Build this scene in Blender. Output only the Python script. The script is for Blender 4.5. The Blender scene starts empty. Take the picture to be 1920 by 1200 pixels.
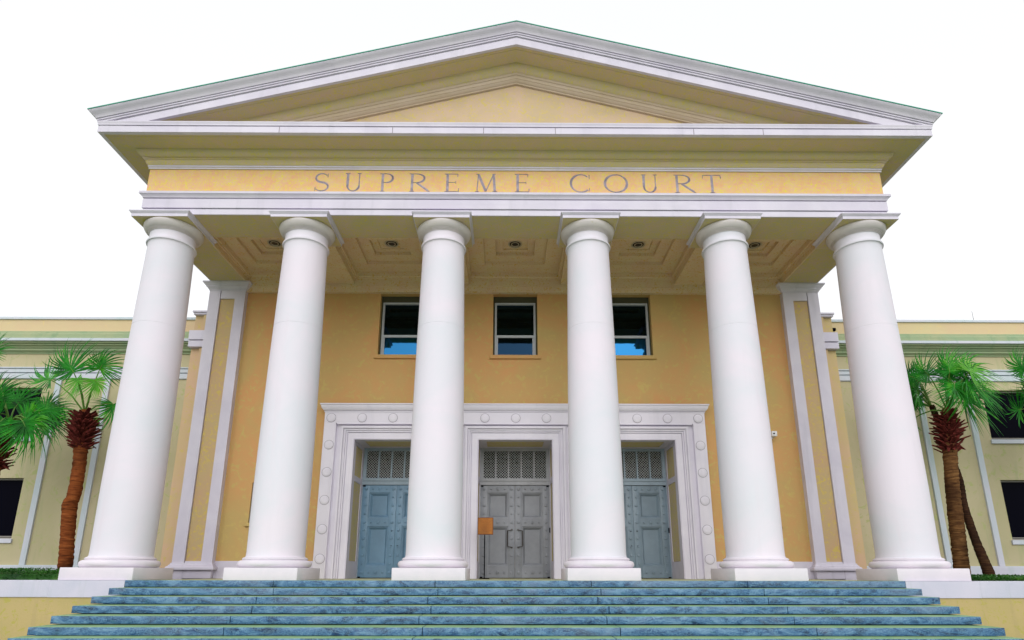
import bpy, bmesh, math, random
from mathutils import Vector, Matrix
random.seed(7)
sc = bpy.context.scene
COL = sc.collection
rad = math.radians

# ------------------------------------------------------------------ camera
cam_d = bpy.data.cameras.new('camera')
cam_d.sensor_width = 36
cam_d.lens = 1114.617 / 1920 * 36
cam_d.shift_y = 184.667 / 1920
cam_d.clip_start = .1
cam_d.clip_end = 2000
cam = bpy.data.objects.new('camera', cam_d)
COL.objects.link(cam)
cam.matrix_world = (Matrix.Translation((-.161, -12.4267, .1527)) @ Matrix.Rotation(-.0053, 4, 'Z')
                    @ Matrix.Rotation(math.pi / 2 + .2540, 4, 'X') @ Matrix.Rotation(.0012, 4, 'Z'))
sc.camera = cam

# ------------------------------------------------------------------ sky, sun, exposure
SUN_EL, SUN_AZ = 30, -10          # overcast, light comes from behind the camera and a little left
w = bpy.data.worlds.new('World'); sc.world = w; w.use_nodes = True
nt = w.node_tree; nt.nodes.clear()
sky = nt.nodes.new('ShaderNodeTexSky'); sky.sky_type = 'NISHITA'; sky.sun_disc = False
sky.sun_elevation = rad(SUN_EL); sky.sun_rotation = rad(180 + SUN_AZ)
sky.air_density = 1.0; sky.dust_density = 3; sky.ozone_density = 1
hs = nt.nodes.new('ShaderNodeHueSaturation'); hs.inputs['Saturation'].default_value = .10
bg = nt.nodes.new('ShaderNodeBackground'); bg.inputs['Strength'].default_value = .05
veil = nt.nodes.new('ShaderNodeBackground')       # the even cloud layer
veil.inputs['Color'].default_value = (.97, .98, 1, 1); veil.inputs['Strength'].default_value = .92
add = nt.nodes.new('ShaderNodeAddShader'); out = nt.nodes.new('ShaderNodeOutputWorld')
nt.links.new(sky.outputs[0], hs.inputs['Color']); nt.links.new(hs.outputs[0], bg.inputs['Color'])
nt.links.new(bg.outputs[0], add.inputs[0]); nt.links.new(veil.outputs[0], add.inputs[1])
nt.links.new(add.outputs[0], out.inputs['Surface'])
sd = bpy.data.lights.new('sun', 'SUN'); sd.energy = 1.1; sd.angle = rad(60); sd.color = (1, .97, .95)
so = bpy.data.objects.new('sun', sd); COL.objects.link(so)
so.rotation_euler = (rad(90 - SUN_EL), 0, rad(SUN_AZ)); so.location = (0, -20, 30)
sc.render.engine = 'CYCLES'
sc.view_settings.view_transform = 'Standard'; sc.view_settings.look = 'None'
sc.view_settings.exposure = 0; sc.view_settings.gamma = 1
sc.cycles.max_bounces = 8; sc.cycles.diffuse_bounces = 5

# ------------------------------------------------------------------ materials
def newmat(name, rough=.8, spec=.3):
    m = bpy.data.materials.new(name); m.use_nodes = True
    b = m.node_tree.nodes['Principled BSDF']
    b.inputs['Roughness'].default_value = rough
    b.inputs['Specular IOR Level'].default_value = spec
    return m, m.node_tree, b
def noise(nt, scale, detail=4, rough=.55, dist=0, vec=None):
    n = nt.nodes.new('ShaderNodeTexNoise')
    n.inputs['Scale'].default_value = scale; n.inputs['Detail'].default_value = detail
    n.inputs['Roughness'].default_value = rough; n.inputs['Distortion'].default_value = dist
    nt.links.new(vec if vec else coords(nt), n.inputs['Vector'])
    return n.outputs['Fac']
def coords(nt, scale=None):
    t = nt.nodes.get('geo') or nt.nodes.new('ShaderNodeNewGeometry'); t.name = 'geo'
    if scale is None: return t.outputs['Position']
    mp = nt.nodes.new('ShaderNodeMapping'); mp.inputs['Scale'].default_value = scale
    nt.links.new(t.outputs['Position'], mp.inputs['Vector']); return mp.outputs[0]
def ramp(nt, fac, stops):
    r = nt.nodes.new('ShaderNodeValToRGB'); e = r.color_ramp.elements
    while len(e) < len(stops): e.new(.5)
    for el, (p, c) in zip(e, stops): el.position = p; el.color = (*c, 1)
    nt.links.new(fac, r.inputs[0]); return r.outputs[0]
def mix(nt, fac, a, b, mode='MIX'):
    m = nt.nodes.new('ShaderNodeMix'); m.data_type = 'RGBA'; m.blend_type = mode
    for s, v in ((m.inputs[0], fac), (m.inputs[6], a), (m.inputs[7], b)):
        if isinstance(v, (int, float)): s.default_value = v
        elif isinstance(v, tuple): s.default_value = (*v, 1)
        else: nt.links.new(v, s)
    return m.outputs[2]
def bump(nt, b, h, strength=.2, dist=.01):
    n = nt.nodes.new('ShaderNodeBump'); n.inputs['Strength'].default_value = strength
    n.inputs['Distance'].default_value = dist
    nt.links.new(h, n.inputs['Height']); nt.links.new(n.outputs[0], b.inputs['Normal'])
def mottled(name, base, alt, spots=None, scale=1.2, rough=.85, spotpos=.62, bs=.25, streak=None):
    m, nt, b = newmat(name, rough, .2)
    c = ramp(nt, noise(nt, scale, 6, .6, .6), [(.36, base), (.64, alt)])
    if spots: c = mix(nt, ramp(nt, noise(nt, scale * 7, 5, .7, 1.6), [(spotpos - .03, (0, 0, 0)), (spotpos + .03, (1, 1, 1))]), c, spots)
    if streak:
        c = mix(nt, ramp(nt, noise(nt, 1, 5, .6, .3, coords(nt, (3.5, 3.5, .35))), [(.55, (0, 0, 0)), (.8, (.8, .8, .8))]), c, streak)
    nt.links.new(c, b.inputs['Base Color'])
    bump(nt, b, noise(nt, 38, 6, .7), bs, .012)
    return m
WHITE = mottled('painted_white', (.600, .565, .670), (.680, .645, .740), None, .9, .6, bs=.12, streak=(.520, .500, .580))
SURR = mottled('door_surround_paint', (.72, .69, .78), (.78, .75, .83), None, .9, .6, bs=.12, streak=(.64, .62, .70))
CAPM = mottled('capital_shade_tint', (.57, .53, .54), (.63, .58, .57), (.55, .50, .40), 1.3, .6, .64)  # white echinus with its warm shade put into the base colour
SHAFT = mottled('painted_shaft', (.650, .655, .718), (.728, .669, .747), None, .55, .6, bs=.16, streak=(.679, .630, .698))
PLIN = mottled('painted_plinth', (.702, .648, .711), (.648, .612, .675), (.594, .549, .558), 2.2, .65, spotpos=.68, bs=.18)
SOFF = mottled('soffit_shade_tan', (.54, .47, .27), (.59, .46, .33), (.62, .54, .12), 2.0, .8, .565)  # white soffits given their olive shade as base colour; jamb panels share it
CEIL = mottled('ceiling_shade_tan', (.72, .61, .38), (.72, .54, .38), (.66, .44, .12), 1.8, .8, .575)  # the ceiling is white; this tan is its shade, painted in
OCHRE = mottled('ochre_stucco', (.61, .33, .135), (.51, .37, .145), (.55, .41, .145), .55, .85, .585, bs=.45)
FRZ = mottled('apricot_stucco', (.76, .41, .25), (.74, .50, .30), (.76, .64, .09), 3.0, .85, .545, bs=.3)
TYM = mottled('tan_stucco', (.60, .44, .32), (.54, .42, .26), (.62, .50, .14), 1.3, .85, .575, bs=.3)
RTAN = mottled('tan_moulding_paint', (.52, .42, .30), (.56, .46, .36), (.52, .46, .22), 1.2, .8, .64)
ANTA = mottled('anta_panel_stucco', (.56, .37, .22), (.52, .40, .20), (.60, .46, .13), .8, .85, .565, bs=.3)
PEACH = mottled('peach_stucco', (.622, .420, .277), (.554, .437, .218), (.588, .462, .168), .7, .85, .60, bs=.3)
WING = mottled('cream_stucco', (.46, .42, .25), (.54, .47, .31), (.42, .44, .20), .35, .85, .60, streak=(.34, .38, .20), bs=.3)
WPAR = mottled('parapet_stucco', (.624, .528, .304), (.640, .480, .304), (.672, .528, .272), .5, .85, .62, bs=.3)
CHEEK = mottled('yellow_stucco', (.420, .353, .143), (.470, .370, .168), (.420, .370, .101), .8, .85, .58, bs=.35, streak=(.370, .302, .151))
WTRIM = mottled('wing_trim', (.52, .59, .64), (.60, .60, .68), None, .8, .6, streak=(.38, .50, .46))
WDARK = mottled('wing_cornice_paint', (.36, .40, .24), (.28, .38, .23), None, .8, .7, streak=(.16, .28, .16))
CAPW = mottled('wall_cap_paint', (.494, .513, .608), (.570, .560, .655), None, .9, .6, streak=(.399, .456, .475))
FLOOR = mottled('stone_floor', (.42, .44, .26), (.48, .46, .30), None, 2.0, .6)
TREAD = mottled('step_tread_stone', (.17, .34, .17), (.28, .42, .20), (.12, .34, .24), 2.5, .5)
COPPER = mottled('patinated_copper', (.05, .28, .21), (.07, .36, .24), (.03, .18, .15), 2.5, .6)
GROOVE = mottled('dark_joint_and_groove_shade', (.28, .25, .30), (.34, .30, .35), None, 3, .9)  # dark cornice joints, and painted shade in the rosette ring grooves

def marble():
    m, nt, b = newmat('blue_marble', .38, .4)
    t = nt.nodes.new('ShaderNodeMapping'); t.inputs['Scale'].default_value = (1.0, 1.0, 2.6); t.inputs['Rotation'].default_value = (0, rad(28), 0)
    nt.links.new(coords(nt), t.inputs['Vector']); v = t.outputs[0]
    n1 = noise(nt, 1.5, 7, .60, 2.4, v)
    c = ramp(nt, n1, [(.36, (.006, .022, .07)), (.45, (.018, .07, .17)), (.54, (.045, .125, .26)), (.63, (.11, .21, .34))])
    n4 = noise(nt, .55, 4, .6, 1.0, v)
    c = mix(nt, ramp(nt, n4, [(.50, (0, 0, 0)), (.66, (.55, .55, .55))]), c, (.16, .20, .30))
    n2 = noise(nt, 3.0, 9, .7, 5.5, v)
    c = mix(nt, ramp(nt, n2, [(.47, (0, 0, 0)), (.50, (.75, .75, .75)), (.53, (0, 0, 0))]), c, (.22, .42, .56))
    n3 = noise(nt, 1.4, 7, .65, 2.5, v)
    c = mix(nt, ramp(nt, n3, [(.60, (0, 0, 0)), (.70, (.85, .85, .85))]), c, (.012, .10, .13))
    c = mix(nt, ramp(nt, n3, [(.24, (.8, .8, .8)), (.36, (0, 0, 0))]), c, (.012, .02, .05))
    nt.links.new(c, b.inputs['Base Color'])
    bump(nt, b, n2, .4, .01)
    return m
MARBLE = marble()
def flat(name, col, rough=.6, spec=.3, var=.12, scale=6, metal=0, bs=.05):
    m, nt, b = newmat(name, rough, spec)
    d = tuple(x * (1 - var) for x in col)
    nt.links.new(ramp(nt, noise(nt, scale, 5, .6), [(.35, d), (.65, col)]), b.inputs['Base Color'])
    b.inputs['Metallic'].default_value = metal
    bump(nt, b, noise(nt, 60, 4), bs, .004)
    return m
DOORC = flat('grey_door_paint', (.28, .295, .33), .40, .45, .2, 1.5)
DOORB = flat('blue_grey_door_paint', (.16, .29, .42), .40, .45, .2, 1.5)
DOORR = flat('slate_door_paint', (.21, .285, .35), .40, .45, .2, 1.5)
TRANS = flat('transom_paint', (.40, .41, .44), .45)
TRANSB = flat('transom_blue_paint', (.30, .38, .45), .45)
LATT = flat('lattice_metal', (.55, .58, .58), .5)
STEEL = flat('handle_metal', (.05, .042, .038), .3, .6, .1, 6, .3)
DARK = flat('dark_void', (.004, .004, .008), .9, .0)
SASH = flat('window_sash_paint', (.46, .50, .54), .5)
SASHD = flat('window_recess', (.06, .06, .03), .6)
WFR = flat('wing_window_frame', (.30, .28, .26), .5)
RING = flat('light_ring', (.50, .44, .32), .4, .4)
LAMP = flat('unlit_lamp', (.03, .025, .02), .25, .5)
WOOD = flat('orange_wood', (.45, .16, .018), .45, .3, .4, 4)
WOODD = flat('wood_frame', (.20, .06, .01), .5)
LETT = flat('letter_paint', (.43, .38, .47), .6, .2, .35, 9)
ROOF = flat('roof_metal', (.30, .38, .36), .5)
PLASTIC = flat('white_plastic', (.75, .75, .78), .4)
SOIL = flat('planting_soil', (.05, .045, .025), .95, .1, .4, 8)
PAVE = mottled('concrete_paving', (.42, .41, .38), (.50, .49, .45), None, .4, .8)
LAWN = mottled('lawn', (.05, .11, .02), (.08, .15, .03), None, 1.5, .9)
def glass(name, c):
    m, nt, b = newmat(name, .03, .5)
    b.inputs['Base Color'].default_value = (*c, 1); b.inputs['Metallic'].default_value = 1
    bump(nt, b, noise(nt, 1.6, 2), .06, .02)
    return m
GLASS = glass('tinted_blue_glass', (.012, .078, .175))
GLASSD = glass('dark_upper_glass', (.012, .03, .055))
GLASSM = glass('dull_blue_glass', (.005, .014, .028))
GLASSW, _n, _b = newmat('wing_glass', .30, .02)
_b.inputs['Base Color'].default_value = (.002, .002, .006, 1)
def leafmat(name, a, b2, c3):
    m, nt, b = newmat(name, .45, .35)
    oi = nt.nodes.new('ShaderNodeObjectInfo')
    c = ramp(nt, noise(nt, 2.2, 4, .6), [(.3, a), (.55, b2), (.75, c3)])
    nt.links.new(c, b.inputs['Base Color'])
    tr = nt.nodes.new('ShaderNodeBsdfTranslucent'); nt.links.new(c, tr.inputs['Color'])
    mx = nt.nodes.new('ShaderNodeMixShader'); mx.inputs[0].default_value = .25
    nt.links.new(b.outputs[0], mx.inputs[1]); nt.links.new(tr.outputs[0], mx.inputs[2])
    nt.links.new(mx.outputs[0], nt.nodes['Material Output'].inputs['Surface'])
    return m
LEAF = leafmat('palm_leaf', (.003, .06, .006), (.012, .25, .010), (.13, .50, .02))
LEAFY = leafmat('young_palm_leaf', (.05, .34, .02), (.14, .46, .03), (.30, .52, .04))
BUSH = leafmat('ground_cover_leaf', (.008, .06, .008), (.03, .14, .012), (.10, .22, .02))
PETI = flat('palm_petiole', (.10, .22, .03), .5)
def trunkmat(name, a, b2, c3):
    m, nt, b = newmat(name, .9, .1)
    v = coords(nt, (2, 2, 22))
    c = ramp(nt, noise(nt, 1.3, 6, .65, .8, v), [(.30, a), (.5, b2), (.72, c3)])
    c = mix(nt, ramp(nt, noise(nt, 1.4, 4), [(.52, (0, 0, 0)), (.68, (.7, .7, .7))]), c, a)
    nt.links.new(c, b.inputs['Base Color'])
    bump(nt, b, noise(nt, 1.6, 6, .7, .5, v), .9, .03)
    return m
TRUNK = trunkmat('palm_trunk_bark', (.04, .012, .005), (.20, .052, .014), (.34, .11, .03))
TRUNK2 = trunkmat('palm_trunk_bark_brown', (.03, .012, .006), (.13, .06, .022), (.27, .14, .05))
TRUNK3 = trunkmat('palm_trunk_bark_dark', (.008, .004, .003), (.035, .014, .007), (.07, .04, .014))
BOOT = flat('palm_boot', (.15, .028, .022), .85, .1, .7, 9, 0, .3)

# ------------------------------------------------------------------ helpers
def obj(name, bm, mats, parent=None, smooth=None, loc=None):
    me = bpy.data.meshes.new(name)
    bmesh.ops.recalc_face_normals(bm, faces=bm.faces) if smooth != 'raw' else None
    bm.to_mesh(me); bm.free()
    for m in (mats if isinstance(mats, (list, tuple)) else [mats]): me.materials.append(m)
    if smooth and smooth != 'raw':
        me.polygons.foreach_set('use_smooth', [True] * len(me.polygons))
        me.set_sharp_from_angle(angle=rad(smooth))
    o = bpy.data.objects.new(name, me); COL.objects.link(o)
    if loc: o.location = loc
    if parent: o.parent = parent
    return o
def tag(o, label=None, cat=None, group=None, kind=None):
    if label: o['label'] = label
    if cat: o['category'] = cat
    if group: o['group'] = group
    if kind: o['kind'] = kind
    return o
def empty(name, loc=(0, 0, 0)):
    o = bpy.data.objects.new(name, None); COL.objects.link(o); o.location = loc; return o
def box(bm, x0, x1, y0, y1, z0, z1, bev=0, mi=0):
    if x0 > x1: x0, x1 = x1, x0
    v = [bm.verts.new((x, y, z)) for x in (x0, x1) for y in (y0, y1) for z in (z0, z1)]
    q = [(0, 1, 3, 2), (4, 6, 7, 5), (0, 4, 5, 1), (2, 3, 7, 6), (0, 2, 6, 4), (1, 5, 7, 3)]
    fs = [bm.faces.new([v[i] for i in a]) for a in q]
    for f in fs: f.material_index = mi
    if bev:
        bm.normal_update()
        es = list({e for f in fs for e in f.edges})
        bmesh.ops.bevel(bm, geom=es, offset=bev, segments=2, profile=.5, affect='EDGES')
    return fs
def lathe(bm, prof, cx=0, cy=0, n=64, cap=True):
    rings = []
    for r, z in prof:
        rings.append([bm.verts.new((cx + r * math.cos(2 * math.pi * i / n), cy + r * math.sin(2 * math.pi * i / n), z)) for i in range(n)])
    for a, b in zip(rings, rings[1:]):
        for i in range(n):
            bm.faces.new((a[i], a[(i + 1) % n], b[(i + 1) % n], b[i]))
    if cap: bm.faces.new(rings[0][::-1]); bm.faces.new(rings[-1])
def stations(bm, rows, close=True):
    rs = [[bm.verts.new(p) for p in r] for r in rows]
    n = len(rs[0])
    for a, b in zip(rs, rs[1:]):
        for i in range(n):
            bm.faces.new((a[i], a[(i + 1) % n], b[(i + 1) % n], b[i]))
    bm.faces.new(rs[0]); bm.faces.new(rs[-1][::-1])
B = 9.345
def sweep3(name, prof, mat, parent, yback=25, smooth=30):
    """profile (p = projection, z) swept along left side, front and right side with mitred corners"""
    bm = bmesh.new()
    stations(bm, [[(-(B + p), yback, z) for p, z in prof], [(-(B + p), -p, z) for p, z in prof],
                  [((B + p), -p, z) for p, z in prof], [((B + p), yback, z) for p, z in prof]])
    return obj(name, bm, mat, parent, smooth)
K = .264
def rake(name, prof, mat, parent, side=True, smooth=30, yback=25):
    bm = bmesh.new()
    e = lambda p: B + p
    rows = []
    if side: rows.append([(-e(p), yback, z - K * e(p)) for p, z in prof])
    rows += [[(-e(p), -p, z - K * e(p)) for p, z in prof], [(0, -p, z) for p, z in prof], [(e(p), -p, z - K * e(p)) for p, z in prof]]
    if side: rows.append([(e(p), yback, z - K * e(p)) for p, z in prof])
    stations(bm, rows)
    return obj(name, bm, mat, parent, smooth)
def wall(bm, x0, x1, z0, z1, y, holes, depth):
    """one sheet of wall facing -Y with openings and their reveals"""
    xs = sorted({x0, x1, *[h[0] for h in holes], *[h[1] for h in holes]})
    zs = sorted({z0, z1, *[h[2] for h in holes], *[h[3] for h in holes]})
    V = {}
    def v(x, yy, z):
        k = (x, yy, z)
        if k not in V: V[k] = bm.verts.new(k)
        return V[k]
    for a, b in zip(xs, xs[1:]):
        for c, d in zip(zs, zs[1:]):
            mx, mz = (a + b) / 2, (c + d) / 2
            if any(h[0] < mx < h[1] and h[2] < mz < h[3] for h in holes): continue
            bm.faces.new((v(a, y, c), v(b, y, c), v(b, y, d), v(a, y, d)))
    for h in holes:
        a, b, c, d = h[:4]; Y = y + depth
        q = [(a, y, c), (b, y, c), (b, y, d), (a, y, d)]; q2 = [(p[0], Y, p[2]) for p in q]
        for i in range(4):
            j = (i + 1) % 4
            bm.faces.new([bm.verts.new(p) for p in (q[j], q[i], q2[i], q2[j])])
    # returns at both ends and top
    for xx in (x0, x1):
        bm.faces.new([bm.verts.new(p) for p in ((xx, y, z0), (xx, y, z1), (xx, y + depth, z1), (xx, y + depth, z0))])
    bm.faces.new([bm.verts.new(p) for p in ((x0, y, z1), (x1, y, z1), (x1, y + depth, z1), (x0, y + depth, z1))])
def frame_u(bm, x0, x1, zt, yb, prof, z0=0):
    """moulding round three sides of an opening; prof = (distance outward, proud depth)"""
    rows = []
    for k in range(4):
        r = []
        for wd, d in prof:
            X = (x0 - wd) if k < 2 else (x1 + wd)
            Z = z0 if k in (0, 3) else zt + wd
            r.append((X, yb - d, Z))
        rows.append(r)
    stations(bm, rows)

# ================================================================== THE SETTING
bm = bmesh.new()
box(bm, -300, 300, -300, 300, -1.9, -1.545)
tag(obj('ground', bm, LAWN), kind='structure')
bm = bmesh.new(); box(bm, -9.5, 9.5, -40, 3, -1.7, -1.537)
tag(obj('path', bm, PAVE), kind='structure')
bm = bmesh.new(); box(bm, -7.86, 7.86, .455, 5.3, -.3, -.003)
tag(obj('porch_floor', bm, FLOOR), kind='structure')
for s in (-1, 1):
    bm = bmesh.new(); box(bm, s * 7.88, s * 30, .62, 5.7, -.5, -.07)
    tag(obj('planting_bed', bm, SOIL), kind='structure')

# ================================================================== COURTHOUSE
CH = tag(empty('courthouse', (0, 4, 0)),
         'white columned courthouse with yellow stucco walls, a broad gable and low wings', 'building')
# children are modelled in world coordinates, so the root is the only thing with an offset
CH.location = (0, 0, 0)

# --- columns
AX = [-8.53, -5.205, -1.791, 1.791, 5.205, 8.53]
CY = .825
shaft_prof = [(.64, .462), (.622, .466), (.606, .48), (.599, .51), (.596, .6), (.599, 1.2), (.600, 2.0), (.592, 3.0), (.579, 4.1), (.564, 5.1), (.5515, 5.742), (.5475, 5.745), (.5475, 5.752), (.551, 5.755), (.546, 6.0), (.529, 6.9), (.512, 7.7), (.508, 7.86), (.520, 7.895),
              (.524, 7.90), (.548, 7.903), (.556, 7.925), (.550, 7.948), (.532, 7.952), (.532, 7.972), (.512, 7.978), (.506, 8.0), (.506, 8.15), (.512, 8.165)]
base_prof = [(.30, .2495), (.69, .25), (.725, .265), (.750, .295), (.757, .327), (.750, .360), (.725, .388), (.69, .402), (.655, .404), (.655, .412), (.668, .424), (.668, .440), (.655, .452), (.640, .458), (.640, .463), (.30, .464)]
cap_prof = [(.30, 8.164), (.532, 8.165), (.536, 8.176), (.520, 8.178), (.520, 8.186), (.550, 8.187), (.553, 8.198), (.540, 8.20), (.540, 8.207), (.568, 8.209), (.572, 8.218), (.562, 8.22), (.58, 8.226), (.612, 8.25), (.638, 8.285), (.656, 8.32), (.665, 8.35), (.664, 8.375), (.655, 8.39), (.64, 8.397), (.30, 8.398)]
first = None
for ax in AX:
    if first is None:
        bm = bmesh.new(); lathe(bm, shaft_prof, n=80); sh = obj('column', bm, SHAFT, CH, 35)
        bm = bmesh.new(); lathe(bm, base_prof, n=80); ba = obj('column_base', bm, PLIN, sh, 35)
        bm = bmesh.new(); box(bm, -.75, .75, -.75, .75, -.002, .249, .012); pl = obj('plinth', bm, PLIN, sh, 40)
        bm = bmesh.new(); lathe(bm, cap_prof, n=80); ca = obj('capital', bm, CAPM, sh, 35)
        bm = bmesh.new()
        ab = [(.673, 8.396), (.673, 8.468), (.678, 8.472), (.69, 8.484), (.712, 8.512), (.718, 8.518), (.718, 8.538)]
        rows = [[(sx * r, sy * r, z) for sx, sy in ((-1, -1), (1, -1), (1, 1), (-1, 1))] for r, z in ab]
        stations(bm, rows); aba = obj('abacus', bm, WHITE, sh, 20)
        bm = bmesh.new(); box(bm, -.664, .664, -.664, .664, 8.3935, 8.3958); abs_ = obj('abacus_shade_plate', bm, SOFF, sh)  # added thin plate that paints the tan shade under the abacus
        sh.location = (ax, CY, 0); first = (sh, (ba, pl, ca, aba, abs_))
    else:
        s2 = first[0].copy(); COL.objects.link(s2); s2.parent = CH; s2.location = (ax, CY, 0)
        for c in first[1]:
            c2 = c.copy(); COL.objects.link(c2); c2.parent = s2

# --- entablature
sweep3('architrave', [(-.298, 8.541), (-.298, 8.685), (-.33, 8.687), (-.33, 8.704), (-.272, 8.706), (-.272, 8.95), (-.31, 8.952), (-.31, 8.975), (-.26, 8.98), (-.255, 9.0), (-.23, 9.03), (-.205, 9.055), (-.195, 9.06), (-.195, 9.118), (-1.31, 9.118), (-1.31, 8.541)], WHITE, CH, 4.0)
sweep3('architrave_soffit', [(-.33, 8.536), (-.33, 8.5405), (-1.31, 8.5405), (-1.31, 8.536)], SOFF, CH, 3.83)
FR = sweep3('frieze', [(-.30, 9.119), (-.30, 9.80), (-1.3, 9.80), (-1.3, 9.119)], FRZ, CH)
sweep3('bed_moulding', [(-.30, 9.785), (-.278, 9.79), (-.278, 9.835), (-.262, 9.84), (-.262, 9.88), (-.25, 9.885), (-.232, 9.905), (-.215, 9.94), (-.208, 9.98), (-.208, 10.01), (-.19, 10.012), (-.19, 10.04), (-.155, 10.045), (-.12, 10.06), (-.08, 10.095), (-.052, 10.14), (-.045, 10.17), (-.04, 10.192), (-1.2, 10.192), (-1.2, 9.785)], SOFF, CH)
sweep3('frieze_band', [(-.298, 9.79), (-.272, 9.793), (-.272, 9.838), (-.256, 9.842), (-.256, 9.882), (-.25, 9.8835), (-.35, 9.8835), (-.35, 9.79)], WHITE, CH)
sweep3('cornice', [(-1.0, 10.487), (.540, 10.480), (.555, 10.478), (.555, 10.455), (.548, 10.44), (.541, 10.42), (.538, 10.40), (.538, 10.378), (.50, 10.374), (.50, 10.358), (.525, 10.354), (.525, 10.194), (.43, 10.194), (.43, 10.206), (-1.0, 10.206)], WHITE, CH)
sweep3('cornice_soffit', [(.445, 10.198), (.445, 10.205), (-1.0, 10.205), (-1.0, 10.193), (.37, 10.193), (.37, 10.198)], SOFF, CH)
for x in (-2.93, -.78, .92, 4.2, 5.85, -5.6):
    bm = bmesh.new(); box(bm, x - .009, x + .009, -.527, -.50, 10.197, 10.352); obj('cornice_joint', bm, GROOVE, CH)
# --- pediment
rake('raking_cornice', [(-.9, 13.30), (.68, 13.325), (.70, 13.318), (.70, 13.295), (.685, 13.27), (.655, 13.245), (.62, 13.215), (.595, 13.185), (.582, 13.155), (.578, 13.147), (.53, 13.144), (.53, 13.128), (.562, 13.126), (.562, 13.10), (.535, 13.097), (.535, 13.07), (.545, 13.068), (.545, 13.045), (.50, 13.042), (.50, 13.024), (.514, 13.02), (.514, 12.82), (.445, 12.82), (.445, 12.835), (-.9, 12.835)], WHITE, CH)
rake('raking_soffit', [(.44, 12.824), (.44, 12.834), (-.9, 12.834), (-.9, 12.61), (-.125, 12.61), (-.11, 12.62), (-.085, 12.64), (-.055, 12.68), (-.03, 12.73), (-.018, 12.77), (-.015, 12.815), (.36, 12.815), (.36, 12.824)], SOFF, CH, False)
rake('raking_moulding', [(-.9, 12.609), (-.13, 12.609), (-.13, 12.54), (-.15, 12.535), (-.15, 12.45), (-.165, 12.445), (-.18, 12.42), (-.21, 12.395), (-.235, 12.385), (-.235, 12.355), (-.9, 12.355)], RTAN, CH, False)
bm = bmesh.new()
stations(bm, [[(-9, y, 10.0), (9, y, 10.0), (9, y, 10.25), (0, y, 12.60), (-9, y, 10.25)] for y in (.29, .6)])
obj('tympanum', bm, TYM, CH)
bm = bmesh.new()
stations(bm, [[(-10.0, y, 10.50), (10.0, y, 10.50), (10.0, y, 10.66), (0, y, 13.335), (-10.0, y, 10.66)] for y in (.62, 25)])
obj('roof', bm, ROOF, CH)

rake('roof_edge_strip', [(.715, 13.312), (.715, 13.334), (-.9, 13.334), (-.9, 13.326), (.69, 13.326), (.70, 13.312)], COPPER, CH)

# --- porch ceiling
BAYS = [(-6.805, 1.18), (-3.498, 1.29), (0, 1.365), (3.498, 1.29), (6.805, 1.18)]
bm = bmesh.new()
for a, b in ((1.365, 2.208), (4.788, 5.625), (7.985, 8.034)):
    for s in (-1, 1): box(bm, s * (a + .004), s * (b - .004), 1.314, 3.838, 8.5375, 9.3)
box(bm, -8.034, 8.034, 3.8445, 4.3, 8.5375, 9.3)
box(bm, -8.1, 8.1, 1.2, 4.3, 9.301, 9.4)
obj('ceiling_beams', bm, CEIL, CH)
bm = bmesh.new()
box(bm, -8.02, 8.02, 3.875, 4.2, 8.29, 8.5365)
box(bm, -8.02, 8.02, 3.85, 3.8745, 8.47, 8.5365)
obj('wall_band', bm, CEIL, CH)
for cx, h in BAYS:
    bm = bmesh.new()
    yc = 2.576; H = 1.264
    lv = [(h, H, 8.538), (h, H, 8.70), (h - .03, H - .03, 8.70), (h - .03, H - .03, 8.74), (h - .06, H - .06, 8.76), (h - .06, H - .06, 8.90),
          (.64 * h, .735, 8.90), (.64 * h, .735, 9.0), (.40 * h, .395, 9.0), (.40 * h, .395, 9.1), (.26 * h, .25, 9.1), (.26 * h, .25, 9.14)]
    rows = [[bm.verts.new((cx + sx * a, yc + sy * b, z)) for sx, sy in ((-1, -1), (1, -1), (1, 1), (-1, 1))] for a, b, z in lv]
    for a, b in zip(rows, rows[1:]):
        for i in range(4): bm.faces.new((a[i], a[(i + 1) % 4], b[(i + 1) % 4], b[i]))
    bm.faces.new(rows[-1])
    obj('ceiling_coffer', bm, CEIL, CH, 'raw')

# --- portico wall
DC = (-3.46, .02, 3.48)
WC = (-3.365, .02, 3.42)
holes = [(c - .66, c + .66, 6.325, 8.285) for c in WC] + [(c - 1.06, c + 1.06, -.05, 3.80) for c in DC]
holes += [(s * 6.65 - .61, s * 6.65 + .61, 1.46, 2.565) for s in (-1, 1)]
bm = bmesh.new(); wall(bm, -8.1, 8.1, -.05, 8.6, 4.0, holes, 1.2)
obj('wall', bm, OCHRE, CH, 'raw')
for s in (-1, 1):
    bm = bmesh.new(); stations(bm, [[(s * x, y_, z) for y_, z in ((4.05, -.002), (3.965, -.002), (3.965, .43), (3.975, .432), (3.975, .45), (4.05, .45))] for x in (5.40, 8.02)])
    obj('wall_plinth', bm, WHITE, CH)
# interior darkness behind every opening: a closed block of rooms
bm = bmesh.new(); box(bm, -9.0, 9.0, 5.35, 25, -1.4, 10.1); obj('main_block', bm, OCHRE, CH)

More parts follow.
